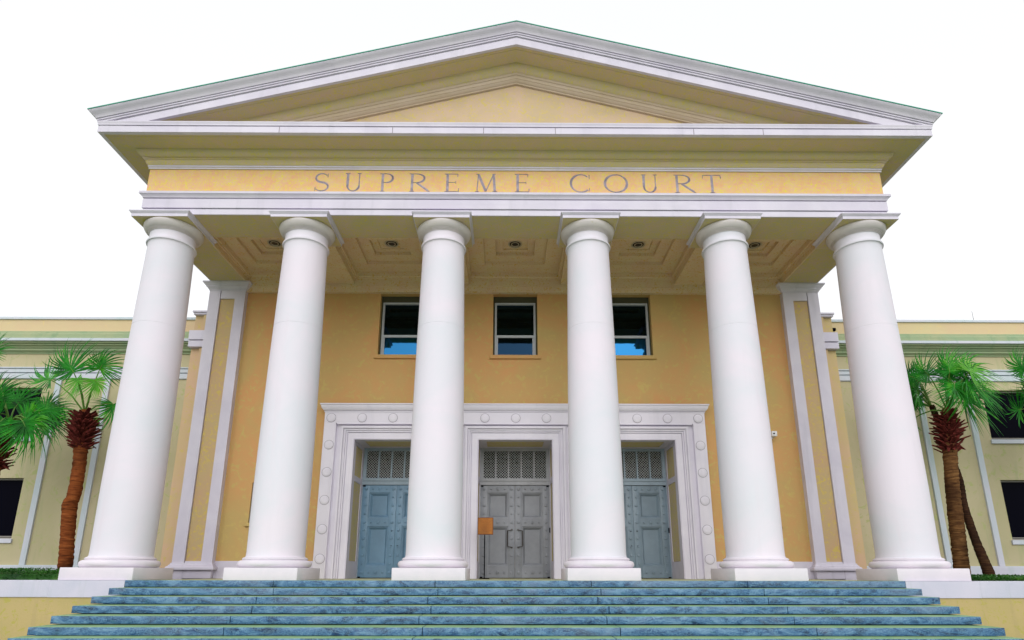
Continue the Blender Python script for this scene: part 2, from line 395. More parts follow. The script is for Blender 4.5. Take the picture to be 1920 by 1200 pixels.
def upper_window(c):
    bm = bmesh.new(); y = 4.16
    box(bm, c - .61, c - .555, y, y + .08, 6.345, 8.08); box(bm, c + .555, c + .61, y, y + .08, 6.345, 8.08)
    box(bm, c - .5545, c + .5545, y, y + .08, 8.03, 8.08); box(bm, c - .5545, c + .5545, y, y + .08, 6.345, 6.39)
    box(bm, c - .5545, c + .5545, y + .005, y + .075, 6.955, 7.03)
    box(bm, c - .5545, c - .515, y + .015, y + .07, 6.3905, 6.9545); box(bm, c + .515, c + .5545, y + .015, y + .07, 6.3905, 6.9545)
    f = obj('window', bm, SASH, CH)
    bm = bmesh.new(); box(bm, c - .60, c + .60, y + .082, y + .09, 7.0, 8.07); obj('pane', bm, GLASSD, f)
    bm = bmesh.new(); box(bm, c - .514, c + .514, -.004, .004, -.30, .30)
    bmesh.ops.rotate(bm, cent=(0, 0, 0), matrix=Matrix.Rotation(rad(-1.2), 3, 'X'), verts=bm.verts)
    bmesh.ops.translate(bm, vec=(0, y + .045, 6.672), verts=bm.verts)
    obj('pane', bm, GLASSM if abs(c) < 1 else GLASS, f)
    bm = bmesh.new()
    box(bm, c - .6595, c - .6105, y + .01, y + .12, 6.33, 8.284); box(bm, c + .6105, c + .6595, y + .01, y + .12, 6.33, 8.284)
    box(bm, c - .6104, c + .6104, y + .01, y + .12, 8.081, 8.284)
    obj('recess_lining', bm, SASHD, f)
    bm = bmesh.new(); box(bm, c - .745, c + .745, 3.93, 4.17, 6.215, 6.324, .006); obj('sill', bm, OCHRE, f)
for c in WC: upper_window(c)
for s in (-1, 1):
    bm = bmesh.new(); c = s * 6.65
    for a in (-.605, .565): box(bm, c + a, c + a + .04, 4.04, 4.12, 1.465, 2.56)
    box(bm, c - .564, c + .564, 4.04, 4.12, 2.52, 2.56); box(bm, c - .564, c + .564, 4.04, 4.12, 1.465, 1.51)
    f = obj('window', bm, WFR, CH)
    bm = bmesh.new(); box(bm, c - .60, c + .60, 4.125, 4.14, 1.47, 2.555); obj('pane', bm, GLASSW, f)
    bm = bmesh.new(); box(bm, c - .69, c + .69, 3.93, 4.1, 1.37, 1.459, .005); obj('sill', bm, OCHRE, f)

# --- door surround
bm = bmesh.new()
# flat ground behind the mouldings, pieces between the openings
edges = [-5.03, DC[0] - 1.06, DC[0] + 1.06, DC[1] - 1.06, DC[1] + 1.06, DC[2] - 1.06, DC[2] + 1.06, 5.05]
for a, b in ((0, 1), (2, 3), (4, 5), (6, 7)):
    box(bm, edges[a], edges[b], 3.96, 4.02, -.002, 3.80)
box(bm, -5.03, 5.05, 3.96, 4.02, 3.8005, 4.24)
for c in DC:
    side_w = .34
    frame_u(bm, c - 1.06, c + 1.06, 3.80, 3.958, [(0, -.05), (0, .075), (.155, .075), (.157, .05), (.172, .05), (.174, .10), (.205, .10), (.207, .08), (.220, .08), (.222, .125), (.245, .125), (.265, .145), (.267, .12), (.280, .12), (.282, .165), (.335, .165), (.338, .12), (.352, .12), (.352, -.05)], -.002)
# rosette band
box(bm, -5.37, -5.0305, 3.862, 4.03, -.002, 4.2395, .004); box(bm, 5.0505, 5.39, 3.862, 4.03, -.002, 4.2395, .004)
box(bm, -5.37, 5.39, 3.862, 4.03, 4.2405, 4.545)
box(bm, -5.0, 5.02, 3.845, 3.90, 4.205, 4.238)
# cornice over the doors
rows = []
hp = [(0.0, 4.5455), (-.02, 4.5455), (-.02, 4.56), (.02, 4.562), (.02, 4.585), (-.01, 4.587), (-.01, 4.60), (.035, 4.602), (.05, 4.62), (.085, 4.665), (.10, 4.72), (.102, 4.75), (.125, 4.755), (.125, 4.79), (.0, 4.80)]
X0, X1 = -5.37, 5.39
rows = [[(X0 - p, 4.03, z) for p, z in hp], [(X0 - p, 3.865 - p, z) for p, z in hp], [(X1 + p, 3.865 - p, z) for p, z in hp], [(X1 + p, 4.03, z) for p, z in hp]]
stations(bm, rows)
DS = obj('door_surround', bm, SURR, CH, 30)
ro = None
spots = [(x, 4.39) for x in (-5.18, -4.31, -3.44, -2.57, -1.71, -.84, .03, .90, 1.76, 2.63, 3.47, 4.33, 5.20)]
spots += [(x, z) for x in (-5.19, 5.21) for z in (3.61, 2.84, 2.07, 1.285, .505)]
for x, z in spots:
    if ro is None:
        bm = bmesh.new()
        pr = [(.140, -.01), (.140, .006), (.133, .006), (.133, .001), (.123, .001), (.123, .010), (.118, .014), (.05, .015), (.0005, .016)]
        lathe(bm, pr, n=32)
        for f in bm.faces:
            rr_ = [math.hypot(v.co.x, v.co.y) for v in f.verts]
            if max(rr_) < .1345 and min(rr_) > .1215: f.material_index = 1  # shade line of the ring groove, put in as colour
        bmesh.ops.rotate(bm, cent=(0, 0, 0), matrix=Matrix.Rotation(rad(90), 3, 'X'), verts=bm.verts)
        ro = obj('rosette', bm, [SURR, GROOVE], DS, 40); ro.location = (x, 3.8615, z)
    else:
        r2 = ro.copy(); COL.objects.link(r2); r2.parent = DS; r2.location = (x, 3.8615, z)

# --- jambs, transoms and doors
def doorway(c, paint, pulls):
    bm = bmesh.new()
    for s in (-1, 1):
        X = c + s * 1.0595
        for y0, y1, z0, z1 in ((3.88, 4.14, 0, 3.799), (4.92, 5.08, 0, 3.799), (4.1405, 4.9195, 0, .46), (4.1405, 4.9195, 2.64, 2.80), (4.1405, 4.9195, 3.66, 3.799)):
            box(bm, X - s * .03, X, y0, y1, z0, z1)
    box(bm, c - 1.029, c + 1.029, 3.88, 4.14, 3.77, 3.799); box(bm, c - 1.029, c + 1.029, 4.92, 5.08, 3.77, 3.799)
    for s in (-1, 1): box(bm, c + s * .82, c + s * 1.029, 4.1405, 4.9195, 3.77, 3.799)
    obj('door_jamb', bm, WHITE, CH)
    bm = bmesh.new()
    for s in (-1, 1): box(bm, c + s * 1.045, c + s * 1.0592, 4.15, 4.91, .47, 3.65)
    box(bm, c - .81, c + .81, 4.15, 4.91, 3.782, 3.7995)
    obj('jamb_panel', bm, SOFF, CH)
    # transom
    y = 5.085
    bm = bmesh.new()
    box(bm, c - 1.03, c - .93, y, y + .12, 2.845, 3.7995); box(bm, c + .93, c + 1.03, y, y + .12, 2.845, 3.7995)
    box(bm, c - .9295, c + .9295, y, y + .12, 3.69, 3.7995); box(bm, c - .9295, c + .9295, y, y + .12, 2.845, 2.87)
    pw = (1.86 - 4 * .045) / 5
    xs = [(c - .93 + i * (pw + .045), c - .93 + i * (pw + .045) + pw) for i in range(5)]
    for i in range(4): box(bm, xs[i][1], xs[i + 1][0], y + .005, y + .11, 2.8705, 3.6895)
    box(bm, c - 1.03, c + 1.03, y - .05, y + .12, 2.78, 2.8445); box(bm, c - 1.03, c + 1.03, y - .025, y + .12, 2.665, 2.7795)
    box(bm, c - 1.03, c - 1.005, y, y + .12, 0, 2.6645); box(bm, c + 1.005, c + 1.03, y, y + .12, 0, 2.6645)
    T = obj('transom', bm, TRANS if paint is DOORC else TRANSB, CH)
    bm = bmesh.new()
    for a, b in xs:
        z0, z1 = 2.8705, 3.6895; st = .078; W = b - a; Hh = z1 - z0
        for sg in (1, -1):
            k = -int(Hh / st) - 2
            while k * st < W + Hh + .1:
                o = k * st
                # line x = a+o+sg*(z-z0) style, clipped
                pts = []
                for t in (0, Hh):
                    pts.append((o + (t if sg > 0 else Hh - t), t))
                (xa, ta), (xb, tb) = pts
                t0, t1 = 0., 1.
                dx = xb - xa
                for lo, hi in ((0, W),):
                    ta0, ta1 = (lo - xa) / dx, (hi - xa) / dx
                    if ta0 > ta1: ta0, ta1 = ta1, ta0
                    t0 = max(t0, ta0); t1 = min(t1, ta1)
                if t1 - t0 > .03:
                    P = [(a + xa + dx * t, z0 + ta + (tb - ta) * t) for t in (t0, t1)]
                    d = Vector((P[1][0] - P[0][0], P[1][1] - P[0][1])).normalized(); n = Vector((-d.y, d.x)) * .0048
                    yy = y + .045 + (.006 if sg > 0 else 0)
                    vs = []
                    for q in (yy, yy + .005):
                        for px, sgn in ((P[0], 1), (P[0], -1), (P[1], -1), (P[1], 1)):
                            vs.append(bm.verts.new((px[0] + n.x * sgn, q, px[1] + n.y * sgn)))
                    bm.faces.new(vs[:4]); bm.faces.new(vs[4:])
                    for i in range(4): bm.faces.new((vs[i], vs[(i + 1) % 4], vs[4 + (i + 1) % 4], vs[4 + i]))
                k += 1
    obj('lattice', bm, LATT, T, None)
    bm = bmesh.new(); box(bm, c - .93, c + .93, y + .09, y + .1, 2.872, 3.688); obj('pane', bm, DARK, T)
    # leaves
    for s in (-1, 1):
        bm = bmesh.new(); yd = 5.10
        xa = c if s > 0 else c - 1.004
        xa += .003 if s > 0 else 0
        Wd = 1.001
        def fx(u): return xa + (u if s > 0 else 1 - u) * Wd
        hz = [.28, 1.34, 1.48, 1.64, 2.42]
        x_l, x_r = .21, .80
        def bx(u0, u1, z0, z1, y0, y1, bev=0): box(bm, min(fx(u0), fx(u1)), max(fx(u0), fx(u1)), y0, y1, z0, z1, bev)
        # u = 0 at meeting stile
        bx(0, .195, .015, 2.655, yd, yd + .06, .002); bx(.805, 1, .015, 2.655, yd, yd + .06, .002)
        bx(.1955, .8045, .015, .33, yd, yd + .06); bx(.1955, .8045, 1.46, 1.69, yd, yd + .06); bx(.1955, .8045, 2.44, 2.655, yd, yd + .06)
        for z0, z1 in ((.3305, 1.4595), (1.6905, 2.4395)):
            u0, u1 = .196, .804
            prof = [(0, .0), (.003, .018), (.022, .020), (.025, .036), (.042, .038), (.045, .050), (.090, .095)]
            rows = []
            for off, dd in prof:
                ou = off / Wd
                rows.append([bm.verts.new((fx(a), yd + dd, b)) for a, b in ((u0 + ou, z0 + off), (u1 - ou, z0 + off), (u1 - ou, z1 - off), (u0 + ou, z1 - off))])
            for p, q in zip(rows, rows[1:]):
                for i in range(4): bm.faces.new((p[i], p[(i + 1) % 4], q[(i + 1) % 4], q[i]))
            bm.faces.new(rows[-1])
        def stud(u, z, r):
            vs0 = []
            for rr, dd in ((r, 0), (r, .014), (r * .8, .024), (r * .12, .028)):
                vs0.append([bm.verts.new((fx(u) + rr * math.cos(t * math.pi / 6), yd - dd, z + rr * math.sin(t * math.pi / 6))) for t in range(12)])
            for p, q in zip(vs0, vs0[1:]):
                for i in range(12): bm.faces.new((p[i], p[(i + 1) % 12], q[(i + 1) % 12], q[i]))
            bm.faces.new(vs0[-1])
        for u in (.10, .90):
            for z, r in ((2.55, .045), (2.31, .026), (2.07, .045), (1.82, .026), (1.58, .045), (1.35, .026), (1.12, .045), (.88, .026), (.64, .042), (.40, .026), (.16, .042)):
                stud(u, z, r)
        for z in (2.55, 1.575, .16):
            stud(.5, z, .045); stud(.3, z, .026); stud(.7, z, .026)
        dr = obj('door', bm, paint, CH, 30)
        if pulls:
            bm = bmesh.new(); hx = fx(.09); hx2 = fx(.215)
            path = [(hx, yd - .002, 1.36), (hx, yd - .05, 1.355), (hx2, yd - .06, 1.33), (hx2 , yd - .06, .89), (hx, yd - .05, .865), (hx, yd - .002, .86)]
            tube(bm, path, [.016] * 6, 8)
            for z in (1.36, .86): stud2(bm, hx, yd - .004, z, .03)
            obj('handle', bm, STEEL, dr, 40)
        else:
            for z in (1.33, .9):
                bm = bmesh.new(); stud2(bm, fx(.09), yd - .001, z, .02); obj('bolt_plate', bm, DARK, dr, 40)
    # closer and hinge hardware
    for a_ in [(c + s * .93, c + s * 1.0, 5.07, 5.098, z, z + .033) for s in (-1, 1) for z in (.012, 2.616)] + [(c + 1.0, c + 1.028, 5.05, 5.083, 1.28, 1.42)]:
        bm = bmesh.new(); box(bm, *a_); obj('hinge', bm, DARK, CH)
def stud2(bm, x, y, z, r):
    vs = [[bm.verts.new((x + r * math.cos(t * math.pi / 6), y - d, z + r * math.sin(t * math.pi / 6))) for t in range(12)] for d in (0, .012)]
    for i in range(12): bm.faces.new((vs[0][i], vs[0][(i + 1) % 12], vs[1][(i + 1) % 12], vs[1][i]))
    bm.faces.new(vs[1])
def tube(bm, path, radii, n=10, jitter=0, caps=True):
    P = [Vector(p) for p in path]; rings = []
    up = Vector((.123, .9, .3)).normalized()
    for i, p in enumerate(P):
        d = (P[min(i + 1, len(P) - 1)] - P[max(i - 1, 0)]).normalized()
        a = d.cross(up)
        if a.length < .05: a = d.cross(Vector((1, 0, 0)))
        a.normalize(); b = d.cross(a)
        rings.append([bm.verts.new(p + (a * math.cos(2 * math.pi * k / n) + b * math.sin(2 * math.pi * k / n)) * radii[i] * (1 + random.uniform(-jitter, jitter))) for k in range(n)])
    for p, q in zip(rings, rings[1:]):
        for i in range(n): bm.faces.new((p[i], p[(i + 1) % n], q[(i + 1) % n], q[i]))
    if caps: bm.faces.new(rings[0]); bm.faces.new(rings[-1])
for c, m, pu in zip(DC, (DOORB, DOORC, DOORR), (False, True, False)): doorway(c, m, pu)

# --- antae (end pilasters of the porch)
for s in (-1, 1):
    bm = bmesh.new()
    y = 3.82
    box(bm, s * 8.762, s * 9.085, y, 5.0, .40, 8.29)                       # outer strip
    box(bm, s * 8.02, s * 8.315, y, 4.02, .40, 8.29)                       # inner strip
    box(bm, s * 8.3155, s * 8.738, y, 4.02, 8.03, 8.29)                    # header
    box(bm, s * 8.3155, s * 8.738, y, 4.02, .40, .445)
    # thin joint under the capital
    for a, b in ((8.02, 8.745), (8.755, 9.085)): box(bm, s * (a - .004), s * (b + .004), y - .006, 4.3, 8.284, 8.30)
    cp = [(0, 8.3005), (.02, 8.3005), (.02, 8.325), (.035, 8.33), (.05, 8.36), (.08, 8.385), (.085, 8.40), (.085, 8.415), (.10, 8.42), (.125, 8.45), (.145, 8.485), (.15, 8.49), (.165, 8.495), (.165, 8.534), (0, 8.534)]
    xi, xo = s * 8.02, s * 9.085
    stations(bm, [[(xi - s * p, 4.4, z) for p, z in cp], [(xi - s * p, y - p, z) for p, z in cp], [(xo + s * p, y - p, z) for p, z in cp], [(xo + s * p, 5.0, z) for p, z in cp]])
    bp = [(0, .401), (.02, .401), (.03, .36), (.06, .335), (.06, .315), (.085, .31), (.105, .28), (.108, .245), (.095, .215), (.08, .206), (0, .205)]
    stations(bm, [[(xi - s * p, 3.97, z) for p, z in bp], [(xi - s * p, y - p, z) for p, z in bp], [(xo + s * p, y - p, z) for p, z in bp], [(xo + s * p, 5.0, z) for p, z in bp]])
    box(bm, s * 8.005, s * 8.748, y - .012, 4.02, -.002, .2045, .005); box(bm, s * 8.753, s * 9.10, y - .012, 5.0, -.072, .2045, .005)
    A = obj('pilaster', bm, WHITE, CH, 30)
    bm = bmesh.new(); box(bm, s * 8.3155, s * 8.752, y + .045, 4.03, .446, 8.0295)
    obj('pilaster_panel', bm, ANTA, A)
    # link walls stepping back to the wings
    bm = bmesh.new()
    box(bm, s * 9.0, s * 9.60, 4.62, 5.62, -.1, 7.93); box(bm, s * 9.60, s * 9.90, 4.72, 5.62, -.1, 7.9299)
    obj('link_wall', bm, PEACH, CH)
    for a_ in ((9.93, 4.55, 5.65, 7.931, 7.985, 'link_coping'), (9.91, 4.59, 5.64, 7.87, 7.9305, 'link_moulding'), (9.93, 4.53, 5.62, 7.02, 7.32, 'link_band'), (9.92, 4.54, 5.62, 6.79, 6.985, 'link_band')):
        bm = bmesh.new(); box(bm, s * 8.95, s * a_[0], *a_[1:5], .004); obj(a_[5], bm, WHITE, CH)
# dark little vent on the right link wall
bm = bmesh.new(); box(bm, 10.34, 10.48, 5.52, 5.62, 7.80, 7.89); obj('vent', bm, DARK, CH)

# --- wings
YW = 5.6
def wingsweep(bm, s, prof, x0=9.9, x1=24):
    stations(bm, [[(s * x, YW - p, z) for p, z in prof] for x in (x0, x1)])
for s in (-1, 1):
    Lw = [(14.90, 16.40), (18.75, 20.25), (22.0, 23.3)]
    hs_ = []
    for a, b in Lw:
        for z0, z1 in ((1.115, 2.925), (4.19, 5.80)): hs_.append((min(s * a, s * b), max(s * a, s * b), z0, z1))
    bm = bmesh.new(); wall(bm, min(s * 9.9, s * 24), max(s * 9.9, s * 24), -.1, 6.96, YW, hs_, .5)
    obj('wing_wall', bm, WING, CH, 'raw')
    bm = bmesh.new(); box(bm, s * 9.9, s * 24, YW - .0, YW + .5, 6.9605, 8.12); obj('wing_parapet', bm, WPAR, CH)
    bm = bmesh.new(); box(bm, s * 9.9, s * 24, YW + .51, 20, -1, 8.0); obj('wing_block', bm, WING, CH)
    bm = bmesh.new(); wingsweep(bm, s, [(-.2, 8.121), (.05, 8.121), (.05, 8.185), (.03, 8.215), (-.2, 8.215)])
    obj('parapet_coping', bm, WTRIM, CH)
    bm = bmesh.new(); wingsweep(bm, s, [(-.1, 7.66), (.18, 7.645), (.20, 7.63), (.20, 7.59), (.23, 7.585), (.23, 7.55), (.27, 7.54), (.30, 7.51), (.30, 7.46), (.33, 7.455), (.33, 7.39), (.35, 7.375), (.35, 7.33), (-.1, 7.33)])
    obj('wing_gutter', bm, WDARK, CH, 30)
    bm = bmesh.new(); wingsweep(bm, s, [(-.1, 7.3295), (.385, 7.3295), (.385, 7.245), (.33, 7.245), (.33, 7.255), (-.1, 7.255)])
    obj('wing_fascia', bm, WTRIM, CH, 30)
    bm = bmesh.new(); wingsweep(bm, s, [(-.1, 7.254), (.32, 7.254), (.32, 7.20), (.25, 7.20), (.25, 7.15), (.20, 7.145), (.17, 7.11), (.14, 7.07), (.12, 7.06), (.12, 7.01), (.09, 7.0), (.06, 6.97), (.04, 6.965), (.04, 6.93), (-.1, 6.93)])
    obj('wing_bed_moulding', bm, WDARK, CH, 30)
    bm = bmesh.new()
    wingsweep(bm, s, [(-.1, 6.46), (.10, 6.46), (.10, 6.425), (.05, 6.42), (.05, 6.40), (.07, 6.398), (.07, 6.292), (.01, 6.288), (.01, 6.262), (.055, 6.26), (.055, 6.10), (.03, 6.08), (-.1, 6.08)])
    obj('string_course', bm, WTRIM, CH, 30)
    for x in (12.86, 14.40, 17.0, 18.35, 20.7, 21.7):
        bm = bmesh.new(); box(bm, s * (x - .085), s * (x + .085), YW - .06, YW + .1, .36, 6.08, .004); obj('wing_pilaster_strip', bm, WTRIM, CH)
    bm = bmesh.new(); box(bm, s * 9.9, s * 24, YW - .10, YW + .1, -.1, .33); box(bm, s * 9.9, s * 24, YW - .08, YW + .1, .3305, .358)
    obj('wing_plinth', bm, WTRIM, CH)
    for a, b in Lw:
        for z0, z1 in ((1.115, 2.925), (4.19, 5.80)):
            bm = bmesh.new(); y = YW + .13
            xa, xb = min(s * a, s * b) + .004, max(s * a, s * b) - .004
            t = .045
            box(bm, xa, xa + t, y, y + .08, z0 + .003, z1 - .003); box(bm, xb - t, xb, y, y + .08, z0 + .003, z1 - .003)
            box(bm, xa + t, xb - t, y, y + .08, z1 - t, z1 - .003); box(bm, xa + t, xb - t, y, y + .08, z0 + .003, z0 + .04); box(bm, xa + t, xb - t, y + .01, y + .08, z0 + .06, z0 + .085)
            f = obj('window', bm, WFR, CH)
            bm = bmesh.new(); box(bm, xa + .01, xb - .01, y + .05, y + .06, z0 + .01, z1 - .01); obj('pane', bm, GLASSW, f)
            bm = bmesh.new(); box(bm, xa - .05, xb + .05, YW - .05, YW + .13, z0 - .13, z0 - .001, .004); obj('sill', bm, WTRIM, f)

# --- incised inscription, one mesh per letter
def seg(bm, a, b, w0, w1=None, d=.016):
    """V-ridged stroke from a to b (x, z)"""
    w1 = w0 if w1 is None else w1
    a, b = Vector(a), Vector(b); t = (b - a).normalized(); n = Vector((-t.y, t.x))
    y0, y1 = .2995, .2995 - d
    def v(p, y): return bm.verts.new((p.x, y, p.y))
    A, Bb, C, D = v(a + n * w0, y0), v(a - n * w0, y0), v(b - n * w1, y0), v(b + n * w1, y0)
    M, N = v(a + t * min(w0, .01), y1), v(b - t * min(w1, .01), y1)
    bm.faces.new((A, M, N, D)); bm.faces.new((Bb, C, N, M)); bm.faces.new((A, Bb, M)); bm.faces.new((D, N, C))
def arc(bm, cx, cz, rx, rz, a0, a1, thin, thick, n=22):
    pts = []
    for i in range(n + 1):
        a = rad(a0 + (a1 - a0) * i / n)
        pts.append((cx + rx * math.cos(a), cz + rz * math.sin(a), thin + (thick - thin) * abs(math.cos(a + .25)) ** 1.5))
    for p, q in zip(pts, pts[1:]): seg(bm, p[:2], q[:2], p[2], q[2])
T, TH = .032, .014   # half widths: thick and thin
Z0, Z1 = 9.205, 9.70
def serif(bm, x, z, w=.06): seg(bm, (x - w, z), (x + w, z), .009)
def letter(ch, x0, x1):
    bm = bmesh.new(); W = x1 - x0; Hh = Z1 - Z0; cx = (x0 + x1) / 2
    if ch == 'S':
        r = Hh / 4
        pts = []
        for i in range(19): a = rad(30 + 240 * i / 18); pts.append((cx + W * .42 * math.cos(a), Z0 + 3 * r + r * math.sin(a) * .98))
        for i in range(19): a = rad(90 - 240 * i / 18); pts.append((cx + W * .47 * math.cos(a), Z0 + r + r * math.sin(a) * .98))
        for i, (p, q) in enumerate(zip(pts, pts[1:])):
            k = 1 - abs(i - 18) / 19; w_ = .011 + .022 * max(0, k)
            if (Vector(q) - Vector(p)).length > .001: seg(bm, p, q, w_)
        seg(bm, (x1 - .03, Z1 - .11), (x1 - .025, Z1 + .0), .009); seg(bm, (x0 + .02, Z0 + .11), (x0 + .015, Z0), .009)
    elif ch == 'U':
        rx = W * .36
        seg(bm, (cx - rx, Z1), (cx - rx, Z0 + .16), T); seg(bm, (cx + rx, Z1), (cx + rx, Z0 + .16), TH)
        arc(bm, cx, Z0 + .16, rx, .155, 180, 360, TH, T * .9); serif(bm, cx - rx, Z1); serif(bm, cx + rx, Z1, .05)
    elif ch in 'PR':
        xs_ = x0 + .07
        seg(bm, (xs_, Z0), (xs_, Z1), T); serif(bm, xs_, Z0); seg(bm, (x0, Z1), (x0 + W * .5, Z1), .010)
        bw = W * (.62 if ch == 'R' else .72); rz = Hh * .25
        xm = xs_ + bw * .35
        arc(bm, xm, Z1 - rz, bw * .62, rz, 90, -90, TH, T); seg(bm, (xs_, Z1 - 2 * rz), (xm, Z1 - 2 * rz), .010)
        if ch == 'R': seg(bm, (xm, Z1 - 2 * rz), (x1 - .03, Z0 + .015), T * .85, T * .9); seg(bm, (x1 - .05, Z0 + .01), (x1 + .01, Z0), .009)
    elif ch == 'E':
        xs_ = x0 + .07
        seg(bm, (xs_, Z0), (xs_, Z1), T); seg(bm, (x0, Z1), (x1 - .02, Z1), .010); seg(bm, (x0, Z0), (x1, Z0), .010)
        seg(bm, (xs_, (Z0 + Z1) / 2 + .01), (x1 - .07, (Z0 + Z1) / 2 + .01), .010)
        seg(bm, (x1 - .02, Z1), (x1 - .025, Z1 - .08), .010); seg(bm, (x1, Z0), (x1 + .005, Z0 + .09), .010); seg(bm, (x1 - .07, Z0 + .22), (x1 - .07, Z0 + .30), .008)
    elif ch == 'M':
        seg(bm, (x0 + .06, Z0), (x0 + .09, Z1), TH); seg(bm, (x0 + .09, Z1), (cx, Z0 + .01), T); seg(bm, (cx, Z0 + .01), (x1 - .09, Z1), TH)
        seg(bm, (x1 - .09, Z1), (x1 - .055, Z0), T); serif(bm, x0 + .06, Z0, .05); serif(bm, x1 - .055, Z0); serif(bm, x0 + .07, Z1, .035); serif(bm, x1 - .07, Z1, .035)
    elif ch == 'C':
        arc(bm, cx + .02, (Z0 + Z1) / 2, W * .47, Hh * .5, 48, 312, TH, T * 1.05, 30)
        seg(bm, (x1 - .035, Z1 - .12), (x1 - .04, Z1 - .005), .010); seg(bm, (x1 - .035, Z0 + .12), (x1 - .05, Z0 + .02), .008)
    elif ch == 'O':
        arc(bm, cx, (Z0 + Z1) / 2, W * .47, Hh * .5, 0, 360, TH, T * 1.05, 40)
    elif ch == 'T':
        seg(bm, (cx, Z0), (cx, Z1), T); serif(bm, cx, Z0); seg(bm, (x0, Z1), (x1, Z1), .011); seg(bm, (x0, Z1), (x0 - .01, Z1 - .09), .010); seg(bm, (x1, Z1), (x1 + .01, Z1 - .09), .010)
    obj('letter', bm, LETT, FR, 'raw')
for ch, a, b in (('S', 592, 618), ('U', 649, 679), ('P', 713, 740), ('R', 768, 806), ('E', 834, 860), ('M', 890, 932), ('E', 965, 991), ('C', 1067, 1107), ('O', 1132, 1176), ('U', 1202, 1232), ('R', 1263, 1302), ('T', 1317.5, 1350)):
    letter(ch, (a - 967.3) / 75.75, (b - 967.3) / 75.75)

# ================================================================== STEPS
ST = tag(empty('stone_steps'), 'wide flight of blue grey marble steps below the white columns', 'steps')
joints = [[-4.893, -1.641, 1.507, 4.667], [-4.701, -1.525, 1.629, 4.793], [-4.825, -1.655, 1.495, 4.665], [-4.697, -1.533, 1.622, 4.797],
          [-4.851, -1.673, 1.506, 4.682], [-4.733, -1.546, 1.643, 4.818]]
for k in range(11):
    bm = bmesh.new()
    js = joints[k % 6]; ex = [-7.866] + js + [7.866]
    y0 = -k * .4621 + (.09 if k > 5 else 0); z1 = -k * .1399 + (.010 if k > 5 else 0)
    for i in range(5):
        g0 = .0 if i == 0 else .006; g1 = .0 if i == 4 else .006
        fs = box(bm, ex[i] + g0, ex[i + 1] - g1, y0, y0 + (.3715 if k == 6 else .4615) if k else .45, z1 - (.126 if k < 10 else .1396), z1, .006)
    bm.normal_update()
    for f in bm.faces: f.material_index = 1 if f.normal.z > .9 else 0
    obj('step', bm, [MARBLE, TREAD], ST, 40)
bm = bmesh.new()
for k in range(1, 11): box(bm, -7.85, 7.85, -(k - 1) * .4621 + .01, .6, -1.6 if k == 10 else -(k + 1) * .1399, -k * .1399 - .003)
obj('step_core', bm, flat('step_core_stone', (.05, .06, .06), .9), ST)

# flanking walls with white caps
for s, lab in ((-1, 'low yellow stucco wall with white cap on the left of the steps'), (1, 'low yellow stucco wall with white cap on the right of the steps')):
    bm = bmesh.new(); box(bm, s * 7.872, s * 30, .022, .6, -1.6, -.331)
    wl = tag(obj('retaining_wall', bm, CHEEK), lab, 'wall', 'walls flanking the steps')
    bm = bmesh.new(); box(bm, s * 7.869, s * 9.36, -.002, 1.75, -.33, -.0035); box(bm, s * 9.3605, s * 30, -.002, .62, -.33, -.0035, .01)
    obj('wall_cap', bm, CAPW, wl)

# ================================================================== PALMS
def fan(R, droop, spread, nb, seedv):
    """one costapalmate fan leaf; hub at origin, points along +X, fan in the XZ plane, face towards -Y"""
    rnd = random.Random(seedv); bm = bmesh.new()
    for i in range(nb):
        u = i / (nb - 1) * 2 - 1
        a = u * rad(spread) + rnd.uniform(-.03, .03)
        L = R * (1 - .30 * abs(u) ** 2) * rnd.uniform(.80, 1.10)
        wd = R * .019 * rnd.uniform(.8, 1.2)
        base = Vector((0, 0, 0)) + Vector((R * .22 * (1 - abs(u)), 0, 0))
        d = Vector((math.cos(a), rnd.uniform(-.16, .16), math.sin(a))).normalized()
        side = Vector((-math.sin(a), 0, math.cos(a)))
        prev = None; n = 5; tip = rnd.uniform(.6, 1.3)
        for j in range(n + 1):
            t = j / n
            p = base + d * (L * t) + Vector((0, 0, -droop * L * t ** 3 * tip)) + Vector((0, -.06 * L * t * t, 0))
            wj = wd * (1.0 * (.35 + .9 * min(1, t * 2.2))) * (1 - max(0, (t - .45) / .55)) ** .8 + .0015
            fold = Vector((0, wj * .55, 0))
            l, m_, r = bm.verts.new(p + side * wj + fold), bm.verts.new(p), bm.verts.new(p - side * wj + fold)
            if prev:
                bm.faces.new((prev[0], prev[1], m_, l)); bm.faces.new((prev[1], prev[2], r, m_))
            prev = (l, m_, r)
    return bm
